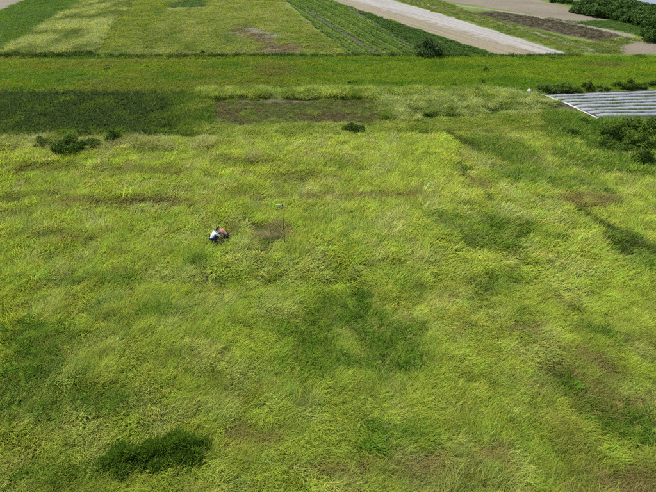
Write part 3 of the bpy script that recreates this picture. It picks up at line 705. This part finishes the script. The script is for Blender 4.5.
def lobes_for(seed, k, rx, ry, h, lo=0.1):
    g = np.random.default_rng(seed); L = []
    for i in range(k):
        a = g.random() * 6.28; q = math.sqrt(g.random()) * .72
        zz = g.uniform(lo, .72) * h * (1 - .35 * q)
        s = g.uniform(.26, .5)
        L.append((rx * q * math.cos(a), ry * q * math.sin(a), zz, rx * s, ry * s, min(h * s * .75, h - zz)))
    L.append((0, 0, h * .38, rx * .62, ry * .62, h * .5))
    return L
def ragged_lobes(seed, k, rx, ry, h):
    g = np.random.default_rng(seed); L = []
    for i in range(k):
        a = g.random() * 6.28; q = g.random() ** .6
        s = g.uniform(.22, .42) * min(rx, ry)
        L.append((rx * q * math.cos(a), ry * q * math.sin(a), h * g.uniform(.1, .6) * (1 - .6 * q), s, s, s * g.uniform(.7, 1.2)))
    return L
BUSH = [leaf_cloud_mesh('crown', 4200, ragged_lobes(700 + i, 24, .85, .85, 1.25), (.05, .15), 710 + i, M['bush']) for i in range(4)]
BUSHL = [leaf_cloud_mesh('crown', 4200, ragged_lobes(720 + i, 24, .85, .85, 1.25), (.05, .15), 730 + i, M['bush_light']) for i in range(3)]
STEM = stems_mesh('stem', 5, 1, 1)
def bush(px, py, wpx, hm, label, kind=0, group='bushes round the meadow', depth=1.0, name='bush', rz=None, seed=0):
    gx, gy = G(px, py); zc = gy * cp + CAM_H * sp
    r = wpx * zc / F / 2
    o = empty(name, (gx, gy, float(relief(gx, gy)) if gy < 46 else 0.0), rng.random() * 6.28 if rz is None else rz)
    o.scale = (r, r * depth, hm)
    me = (BUSH + BUSHL)[kind]
    link('crown', me, None, o); link('stem', STEM, None, o)
    return tag(o, label, 'bush', group)
bush(354, 132, 24, 1.25, 'lone dark bush at the near edge of the brown plot', 0)
bush(72, 151, 34, 1.7, 'wide dark bush below the dark crop plot', 1)
bush(93, 148, 22, 1.45, 'low light bush touching the wide bush under the dark crop', 4)
bush(115, 143.5, 18, 1.6, 'small rounded bush to the right of the wide bush below the crop', 2)
bush(44, 147, 20, 1.2, 'low bush left of the wide bush under the dark crop', 3)
bush(572, 136, 18, 1.05, 'small dark bush alone on the slope below the plastic beds', 0)
bush(583, 124.5, 13, .9, 'little bush close under the near corner of the plastic beds', 2)
bush(613, 141, 34, 2.0, 'big dark bush leading the thicket below the plastic beds', 1, 'thicket below the plastic beds')
bush(632, 131, 36, 2.2, 'tallest bush of the thicket, close against the plastic beds', 4, 'thicket below the plastic beds')
bush(652, 137, 34, 2.2, 'bushy light green clump at the frame edge of the thicket', 5, 'thicket below the plastic beds')
bush(634, 148, 34, 1.8, 'middle bush of the thicket below the plastic beds', 2, 'thicket below the plastic beds')
bush(656, 152, 30, 1.7, 'low bush at the frame edge beneath the thicket', 6, 'thicket below the plastic beds')
bush(641, 167, 26, 1.9, 'dark bush nearest the meadow, lowest of the thicket', 0, 'thicket below the plastic beds')
bush(603, 147, 22, 1.3, 'ragged low bush leading out of the thicket towards the meadow', 3, 'thicket below the plastic beds')
bush(622, 153, 24, 1.2, 'dark ragged bush between the middle and lowest thicket bushes', 2, 'thicket below the plastic beds')
bush(545, 92, 20, 1.1, 'dark bush beside the white sack at the bed corner', 1, 'bushes behind the plastic beds')
bush(564, 91, 22, 1.2, 'dense dark bush behind the corner of the plastic beds', 3, 'bushes behind the plastic beds')
bush(586, 89.5, 15, 1.3, 'round dark bush second along the back of the plastic beds', 2, 'bushes behind the plastic beds')
bush(619, 88, 16, 1.1, 'spreading dark bush behind the middle of the plastic beds', 0, 'bushes behind the plastic beds')
bush(628, 88.5, 16, 1.4, 'taller dark bush behind the middle of the plastic beds', 1, 'bushes behind the plastic beds')
bush(651, 86, 18, 1.0, 'lighter bush behind the plastic beds at the frame edge', 5, 'bushes behind the plastic beds')
bush(553, 92, 16, .8, 'low scrub filling the gap left of the dense corner bush', 2, 'bushes behind the plastic beds')
bush(575, 91, 15, .8, 'low scrub between the dense corner bush and the round bush', 0, 'bushes behind the plastic beds')
bush(601, 89.5, 16, .65, 'lowest scrub between the round bush and the spreading bush', 3, 'bushes behind the plastic beds')
bush(640, 88, 16, .8, 'low scrub between the taller bush and the lighter edge bush', 1, 'bushes behind the plastic beds')
bush(485, 72, 9, 0.9, 'small dark bush on the grass strip below the lane end', 0, 'bushes on the grass strip')
bush(482, 84, 8, 0.7, 'low dark bush in the middle of the grass strip', 2, 'bushes on the grass strip')
bush(454, 86.5, 8, 0.6, 'tiny bush above the far reeds on the grass strip', 3, 'bushes on the grass strip')
bush(430, 87, 5, 0.5, 'tiniest tuft-like bush above the far reeds', 1, 'bushes on the grass strip')
bush(349, 84.5, 7, 0.6, 'small isolated bush on the strip above the brown plot', 2, 'bushes on the grass strip')
bush(203, 54, 8, 0.8, 'small bush at the lower edge of the hay field', 0, 'bushes by the ditch')
bush(90, 54.5, 10, 0.9, 'small bush on the ditch beside the lumpy reeds', 3, 'bushes by the ditch')
bush(98, 85, 24, 0.5, 'flat vivid green bush on the strip above the dark crop', 4, 'bushes on the grass strip')
bush(106, 70, 12, 0.5, 'flat small bush on the strip in front of the ditch', 5, 'bushes on the grass strip')
bush(553, 58, 22, 0.8, 'low scrubby bush at the end of the sandy lane', 6, 'bushes at the lane end')
bush(640, 58, 14, 0.7, 'low bush in front of the small tan field', 2, 'bushes at the lane end')

# the dark shrub pair in the near meadow
def shrub(px, py, rx, ry, h, rz, label, seed):
    gx, gy = G(px, py)
    o = empty('shrub', (gx, gy, float(relief(np.array(gx), np.array(gy)))), rz)
    me = leaf_cloud_mesh('crown', 15000, ragged_lobes(seed, 46, rx, ry, h), (.10, .34), seed + 1, M['shrub'], aspect=.10, outward=1.3, spike=.7, fuzz=.4)
    link('crown', me, None, o)
    s = link('stem', stems_mesh('stem', seed + 2, h * .6, min(rx, ry) * .6, 9), None, o)
    return tag(o, label, 'shrub', 'shrubs in the near meadow')
shrub(139, 462, 1.75, 0.70, 1.05, R(12), 'long dark green shrub spreading through the near meadow grass', 801)
shrub(185, 452, 0.98, 0.70, 1.1, R(0), 'shorter dark shrub standing at the end of the long one', 811)

# lone tree by the lane
tx, ty = G(428, 56.5)
o = tag(empty('tree', (tx, ty, 0)), 'lone rounded dark tree beside the row crop field', 'tree')
tr_l = ragged_lobes(905, 34, 2.5, 2.3, 6.0) + [(0, 0, 1.7, 1.3, 1.2, 1.5)]
link('crown', leaf_cloud_mesh('crown', 5200, tr_l, (.35, .8), 906, M['tree'], .2, 1.2, .55), None, o)
link('trunk', trunk_mesh('trunk', 907, 3.4, 2.0), None, o)

# the wood
WOODC = [leaf_cloud_mesh('crown', 3000, lobes_for(920 + i, 13, 1, 1, 1, .12), (.08, .20), 930 + i, M['wood'], .6) for i in range(4)]
TRK = trunk_mesh('trunk', 940, 1, .7)
g = np.random.default_rng(12)
cnt = 0
def wtree(px, py, r, h, label, group):
    gx, gy = G(px, py)
    o = empty('tree', (gx, gy, 0), g.random() * 6.28); o.scale = (r, r, h)
    link('crown', WOODC[int(g.integers(4))], None, o); link('trunk', TRK, None, o)
    return tag(o, label, 'tree', group)
front = [(578, 13), (588, 15), (599, 17), (610, 18.5), (621, 20), (632, 22.5), (643, 25.5), (654, 29), (665, 32.5)]
ORD = ['first', 'second', 'third', 'fourth', 'fifth', 'sixth', 'seventh', 'eighth', 'ninth', 'tenth']
for i, (px, py) in enumerate(front):
    wtree(px, py, g.uniform(2.6, 3.4), g.uniform(2.7, 3.5) if i else 2.3, f'leafy dark tree, {ORD[i]} in the front row of the wood from its grassy end', 'front row of the wood')
for j, dy in enumerate((3.6, 7.0, 10.0)):
    for i, (px, py) in enumerate(front):
        if py - dy < 7 and px < 596: continue
        wtree(px + g.uniform(-3, 3) + 5 - j * 2, py - dy - g.uniform(-.4, .4), g.uniform(2.6, 3.5), g.uniform(3.0, 4.0), 'dark tree crown behind the front row of the wood', 'inner trees of the wood')
for px, py, r, h, lb in [(645, 39, 2.0, 2.6, 'dark rounded tree at the corner of the small tan field'), (655, 42, 2.4, 2.9, 'dense dark tree behind the small tan field'),
                         (650, 33, 2.5, 3.4, 'dark tree filling the gap between wood and tan field')]:
    wtree(px, py, r, h, lb, 'trees beside the small tan field')
for i, (px, py) in enumerate([(553, 2.6), (561, 3.2), (569, 4.2), (576, 6.5)]):
    wtree(px, py, 1.6, 1.7, f'small far tree, {ORD[3 - i]} in its row counting from the wood', 'far row of small trees')

# ------------------------------------------------------------------ plastic mulch beds
def film_mat():
    m, t, p, out = nt('mulch_film')
    f = noise(t, 1.6, 5)
    t.links.new(ramp(t, f, (.3, (.072, .074, .068)), (.7, (.130, .130, .122))), p.inputs['Base Color'])
    film = p.inputs['Base Color'].links[0].from_socket
    dirt = ramp(t, noise(t, .9, 6, .7), (.5, (0, 0, 0)), (.68, (.8, .8, .8)))
    t.links.new(mixc(t, dirt, film, (.075, .068, .042)), p.inputs['Base Color'])
    p.inputs['Roughness'].default_value = .5
    bn = t.nodes.new('ShaderNodeBump'); bn.inputs['Strength'].default_value = .5; bn.inputs['Distance'].default_value = .08
    t.links.new(noise(t, 7, 3, .5, None, 1.5), bn.inputs['Height']); t.links.new(bn.outputs[0], p.inputs['Normal'])
    return m
M['film'] = film_mat()
M['whitefilm'] = plain('white_film', (.20, .195, .18), .6, .2, .4, 3)
c0, c1 = np.array(G(546, 95.6)), np.array(G(600, 117.5))
e0, e1 = np.array(G(656, 91.2)), np.array(G(656, 117.0))
NB = 8
ordn = ['farthest', 'second farthest', 'third farthest', 'fourth farthest', 'fourth nearest', 'third nearest', 'second nearest', 'nearest']
for i in range(NB):
    f = (i + .5) / NB
    a = c0 + (c1 - c0) * f; b = e0 + (e1 - e0) * f
    d = (b - a) / np.linalg.norm(b - a); b = b + d * 14
    nn = np.array([-d[1], d[0]]); L = np.linalg.norm(b - a); ns = int(L / .6)
    prof = [(-.52, .0), (-.44, .12), (-.25, .19), (0, .215), (.25, .19), (.44, .12), (.52, 0)]
    V = []; Fc = []
    for s in range(ns + 1):
        q = a + d * L * s / ns
        e = .25 if s == 0 else 1
        wv = 0.86 + .09 * (vnoise(q[0], q[1], 1.1, i) - .5)
        of = .10 * (vnoise(q[0], q[1], 3.0, i + 9) - .5)
        for (o_, h) in prof:
            hh = h * e * (1 + .35 * (vnoise(q[0] + o_ * 3, q[1], .7, i + 20) - .5))
            V.append((q[0] + nn[0] * (o_ * wv + of) - a[0], q[1] + nn[1] * (o_ * wv + of) - a[1], .022 + hh))
        if s:
            for k in range(6):
                p0 = (s - 1) * 7 + k; Fc.append((p0, p0 + 7, p0 + 8, p0 + 1))
    me = bpy.data.meshes.new('mulch_strip'); me.from_pydata(V, [], Fc)
    me.polygons.foreach_set('use_smooth', np.ones(len(Fc), bool))
    o = link('plastic_mulch_strip', me, M['film']); o.location = (a[0], a[1], 0)
    tag(o, f'long raised bed under silvery grey plastic film, {ordn[i]} of the eight', 'mulch bed', 'plastic covered beds')
# weeds in the furrows
xs, ys = [], []
for i in range(1, NB):
    a = c0 + (c1 - c0) * i / NB; b = e0 + (e1 - e0) * i / NB; b = b + (b - a) * .8
    t = rng.random(150); xs.append(a[0] + (b - a)[0] * t); ys.append(a[1] + (b - a)[1] * t + rng.normal(0, .05, 150))
x = np.concatenate(xs); y = np.concatenate(ys); k = fbm(x, y, 4, 140) > .47; x, y = x[k], y[k]; n = len(x)
scatter('furrow_weeds', 'leafy', LEAFY, x, y, rng.random(n) * 6.28, s3(rng.uniform(.25, .55, n)), full(n, (.06, .11, .014)), .05, 'green weeds in the furrows between plastic beds', 'weeds', z=np.full(n, .02))

def crumple(name, pts, w, label, cat, z=.05, amp=.12):
    P = [np.array(G(*p)) for p in pts]; V = []; Fc = []; rows_ = []
    path = []
    for a, b in zip(P[:-1], P[1:]):
        m_ = max(2, int(np.linalg.norm(b - a) / .3))
        path += [a + (b - a) * k / m_ for k in range(m_)]
    path.append(P[-1])
    c_ = path[0]
    for i, q in enumerate(path):
        d = path[min(i + 1, len(path) - 1)] - path[max(i - 1, 0)]; d = d / np.linalg.norm(d); nn = np.array([-d[1], d[0]])
        for k in range(5):
            o_ = (k / 4 - .5) * w * (1 + .5 * (vnoise(q[0], q[1], .9, 3) - .5)) + .2 * (vnoise(q[0], q[1], 1.5, 8) - .5)
            V.append((*(q + nn * o_ - c_), z + amp * vnoise(q[0] + k, q[1] + k * 2.2, .45, 4) * (1 if 0 < k < 4 else .3)))
        if i:
            for k in range(4):
                p0 = (i - 1) * 5 + k; Fc.append((p0, p0 + 5, p0 + 6, p0 + 1))
    me = bpy.data.meshes.new(name); me.from_pydata(V, [], Fc)
    o = link(name, me, M['whitefilm']); o.location = (c_[0], c_[1], 0)
    md = o.modifiers.new('thickness', 'SOLIDIFY'); md.thickness = .01
    return tag(o, label, cat)
crumple('plastic_sheet', [(541, 94.5), (549, 97.5), (566, 104), (584, 112.5), (598, 119)], .36, 'crumpled white plastic edging along the bed ends', 'plastic sheet')
def sack(px, py, s, label, seed):
    gx, gy = G(px, py)
    bm = bmesh.new(); bmesh.ops.create_icosphere(bm, subdivisions=3, radius=1)
    for v in bm.verts:
        c = v.co; k = 1 + .35 * (vnoise(c.x * 3 + seed, c.y * 3 + c.z * 2, 1.0, seed) - .5)
        v.co = Vector((c.x * s * k * 1.25, c.y * s * k * .8, max(c.z, -.5) * s * k * .48 + s * .26))
    o = link('sack', bm_mesh('sack', bm, M['whitefilm'])); o.location = (gx, gy, 0); o.rotation_euler[2] = seed
    return tag(o, label, 'sack', 'white sacks by the plastic beds')
sack(529, 91.5, .42, 'white sack lying alone on the grass before the bed corner', 1)
sack(557, 92.6, .30, 'small white sack tucked beneath the dense bush at the beds', 2)

# ------------------------------------------------------------------ pole
px_, py_ = POLE_AT; pz = float(relief(np.array(px_), np.array(py_)))
M['pole'] = plain('dark_steel', (.035, .037, .04), .45, .5, .3, 20, .6)
M['handle'] = plain('pale_handle', (.34, .34, .27), .5, .3, .12, 20)
pole = tag(empty('sampling_pole', (px_, py_, pz)), 'tall thin dark pole with a pale crossbar handle standing in the grass', 'pole')
top = 3.36 - pz
bm = bmesh.new(); tube(bm, [(0, 0, -.2), (0, 0, top * .42)], [.027, .027], 10); link('lower_rod', bm_mesh('lower_rod', bm, M['pole']), None, pole)
bm = bmesh.new(); tube(bm, [(0, 0, top * .42), (0, 0, top - .02)], [.019, .019], 10); link('upper_rod', bm_mesh('upper_rod', bm, M['pole']), None, pole)
bm = bmesh.new(); tube(bm, [(0, 0, top * .42 - .07), (0, 0, top * .42 - .05), (0, 0, top * .42 + .05), (0, 0, top * .42 + .07)], [.028, .042, .042, .024], 12); link('coupling', bm_mesh('coupling', bm, M['pole']), None, pole)
bm = bmesh.new(); tube(bm, [(-.40, .02, top - .02), (-.38, .02, top - .02), (.20, -.01, top + .02), (.22, -.01, top + .02)], [.015, .021, .021, .015], 10)
hd = link('handle', bm_mesh('handle', bm, M['handle']), None, pole)
bm = bmesh.new(); tube(bm, [(0, 0, top - .07), (0, 0, top + .045)], [.034, .034], 10); link('clamp', bm_mesh('clamp', bm, M['pole']), None, pole)

# ------------------------------------------------------------------ people
M['skin'] = plain('skin', (.30, .17, .11), .6, .35, .1, 8)
M['hair'] = plain('black_hair', (.012, .011, .010), .5, .4, .3, 60)
M['hairb'] = plain('brown_hair', (.060, .030, .016), .5, .4, .3, 60)
M['white'] = plain('white_cotton', (.50, .51, .54), .9, .15, .08, 12)
M['pink'] = plain('pink_cotton', (.22, .10, .09), .9, .15, .12, 12)
M['black'] = plain('black_cloth', (.012, .012, .015), .9, .15, .3, 12)
M['shoe'] = plain('shoe', (.03, .028, .026), .7, .3, .2, 12)
M['eye'] = plain('eye', (.02, .015, .012), .2, .5, .1, 40)
def skinned(name, nodes, edges, mat, parent, sub=2):
    """nodes: {key: (x,y,z,rx,ry)}; first key is the root"""
    keys = list(nodes); ix = {k: i for i, k in enumerate(keys)}
    me = bpy.data.meshes.new(name)
    me.from_pydata([nodes[k][:3] for k in keys], [(ix[a], ix[b]) for a, b in edges], [])
    o = link(name, me, mat, parent)
    md = o.modifiers.new('skin', 'SKIN'); md.use_smooth_shade = True; md.branch_smoothing = .3
    if not me.skin_vertices:
        bpy.context.view_layer.objects.active = o; bpy.ops.mesh.customdata_skin_add()
    for k in keys:
        sv = me.skin_vertices[0].data[ix[k]]; q = nodes[k]
        sv.radius = (q[3], q[4] if len(q) > 4 else q[3]); sv.use_root = ix[k] == 0
    o.modifiers.new('smooth', 'SUBSURF').levels = sub; o.modifiers['smooth'].render_levels = sub
    return o
def person(loc, rz, J, shirt, trousers, hair, label, group, face):
    """J: joints of the pose, facing +Y"""
    root = tag(empty('person', loc, rz), label, 'person', group); root.scale = (.92, .92, .92)
    N = {}; E = []
    N['pelvis'] = (*J['pelvis'], .095, .085); N['spine'] = (*J['spine'], .085, .07); N['chest'] = (*J['chest'], .095, .075)
    N['neck'] = (*J['neck'], .05); N['head0'] = (*J['head0'], .072, .08); N['head1'] = (*J['head1'], .082, .092); N['head2'] = (*J['head2'], .06, .07)
    E += [('pelvis', 'spine'), ('spine', 'chest'), ('chest', 'neck'), ('neck', 'head0'), ('head0', 'head1'), ('head1', 'head2')]
    fv = Vector(face).normalized(); hv = Vector(J['head1']); h0 = Vector(J['head0'])
    N['nose'] = (*(h0 * .45 + hv * .55 + fv * .098), .014); E.append(('head1', 'nose'))
    for s, sg in (('l', -1), ('r', 1)):
        mir = lambda k: (J[k][0] * sg, J[k][1], J[k][2])
        for k, r in (('shoulder', .05), ('elbow', .042), ('wrist', .027), ('palm', .032)): N[k + s] = (*mir(k), r)
        for k, r in (('hip', .085), ('knee', .058), ('ankle', .038), ('toe', .034)): N[k + s] = (*mir(k), r)
        E += [('chest', 'shoulder' + s), ('shoulder' + s, 'elbow' + s), ('elbow' + s, 'wrist' + s), ('wrist' + s, 'palm' + s),
              ('pelvis', 'hip' + s), ('hip' + s, 'knee' + s), ('knee' + s, 'ankle' + s), ('ankle' + s, 'toe' + s)]
        w_, p_ = Vector(mir('wrist')), Vector(mir('palm')); d = (p_ - w_).normalized()
        side = d.cross(Vector((0, 0, 1))).normalized(); dn = side.cross(d).normalized()
        if dn.z > 0: dn = -dn
        for fi, (of, ln) in enumerate(((-.032, .062), (-.011, .074), (.011, .070), (.032, .054))):
            a = p_ + side * of + d * .04; b = a + d * ln * .6 + dn * .012; c = b + d * ln * .35 + dn * .03
            for nm, q, r in (('a', a, .0095), ('b', b, .009), ('c', c, .0075)): N[f'f{fi}{nm}{s}'] = (*q, r)
            E += [('palm' + s, f'f{fi}a{s}'), (f'f{fi}a{s}', f'f{fi}b{s}'), (f'f{fi}b{s}', f'f{fi}c{s}')]
        a = w_ * .5 + p_ * .5 + side * -.04 * sg; b = a + d * .035 - side * .025 * sg; c = b + d * .03 + dn * .01
        for nm, q, r in (('a', a, .011), ('b', b, .010), ('c', c, .008)): N[f't{nm}{s}'] = (*q, r)
        E += [('wrist' + s, 'ta' + s), ('ta' + s, 'tb' + s), ('tb' + s, 'tc' + s)]
        sh = Vector(mir('ankle')); to = Vector(mir('toe'))
        skinned('shoe', {'a': (*(sh * 1.15 - to * .15 + Vector((0, 0, -.015))), .048), 'b': (*(sh * .4 + to * .6), .050, .044), 'c': (*(to + (to - sh) * .25), .036, .032)}, [('a', 'b'), ('b', 'c')], M['shoe'], root, 1)
        ex = fv.cross(Vector((0, 0, 1))).normalized()
        if ex.length < .1: ex = Vector((1, 0, 0))
        ep = hv + fv * .082 + ex * .032 * sg
        bm = bmesh.new(); bmesh.ops.create_uvsphere(bm, u_segments=8, v_segments=6, radius=.012); bmesh.ops.translate(bm, verts=bm.verts, vec=ep)
        link('eye', bm_mesh('eye', bm, M['eye']), None, root)
        N['ear' + s] = (*(hv + ex * .088 * sg - Vector((0, 0, .01))), .018); E.append(('head1', 'ear' + s))
    skinned('body', N, E, M['skin'], root, 1)
    T = {k: N[k] for k in ('spine', 'chest', 'pelvis')}
    grow = lambda q, g_: (*q[:3], q[3] + g_, (q[4] if len(q) > 4 else q[3]) + g_)
    S = {'spine': grow(N['spine'], .07), 'chest': grow(N['chest'], .08), 'pelvis': grow(N['pelvis'], .05)}
    S['collar'] = (*(Vector(J['chest']) * .35 + Vector(J['neck']) * .65), .075)
    SE = [('pelvis', 'spine'), ('spine', 'chest'), ('chest', 'collar')]
    for s in 'lr':
        S['shoulder' + s] = grow(N['shoulder' + s], .04); S['elbow' + s] = grow(N['elbow' + s], .024)
        q = Vector(N['elbow' + s][:3]) * .45 + Vector(N['wrist' + s][:3]) * .55
        S['cuff' + s] = (*q, .05)
        SE += [('chest', 'shoulder' + s), ('shoulder' + s, 'elbow' + s), ('elbow' + s, 'cuff' + s)]
    skinned('shirt', S, SE, shirt, root, 2)
    P_ = {'pelvis': grow(N['pelvis'], .062)}; PE = []
    for s in 'lr':
        for k, g_ in (('hip', .03), ('knee', .03), ('ankle', .022)): P_[k + s] = grow(N[k + s], g_)
        PE += [('pelvis', 'hip' + s), ('hip' + s, 'knee' + s), ('knee' + s, 'ankle' + s)]
    skinned('trousers', P_, PE, trousers, root, 2)
    up = (Vector(J['head2']) - Vector(J['head0'])).normalized()
    hc = hv - fv * .028 + up * .03
    skinned('hair', {'a': (*hc, .102, .108), 'b': (*(hc - fv * .035 - up * .055), .085, .09), 'c': (*(hc + up * .045 + fv * .02), .075, .08)}, [('a', 'b'), ('a', 'c')], hair, root, 2)
    return root
JA = dict(pelvis=(0, -.24, .36), spine=(0, -.15, .55), chest=(0, .04, .76), neck=(0, .17, .90), head0=(0, .23, .96), head1=(0, .28, 1.03), head2=(0, .31, 1.10),
          shoulder=(.19, .08, .80), elbow=(.25, .30, .58), wrist=(.13, .48, .42), palm=(.11, .55, .36), hip=(.12, -.22, .34), knee=(.20, .20, .56), ankle=(.15, -.04, .13), toe=(.17, .14, .08))
JB = dict(pelvis=(0, -.24, .40), spine=(0, -.08, .56), chest=(0, .17, .70), neck=(0, .33, .77), head0=(0, .40, .79), head1=(0, .48, .81), head2=(0, .55, .83),
          shoulder=(.18, .20, .70), elbow=(.23, .34, .46), wrist=(.12, .46, .28), palm=(.10, .52, .23), hip=(.11, -.22, .36), knee=(.15, .14, .13), ankle=(.13, -.34, .12), toe=(.13, -.50, .07))
ga = float(relief(np.array(A_AT[0]), np.array(A_AT[1]))); gb = float(relief(np.array(B_AT[0]), np.array(B_AT[1])))
person((A_AT[0], A_AT[1], ga + .02), R(-58), JA, M['white'], M['black'], M['hair'], 'person in white shirt and black trousers squatting in the grass', 'people working in the meadow', (0, .8, -.6))
person((B_AT[0], B_AT[1], gb + .02), R(70), JB, M['pink'], M['black'], M['hairb'], 'person in pink top kneeling and leaning forward in the grass', 'people working in the meadow', (0, .45, -.9))
print('instances', N_INST)
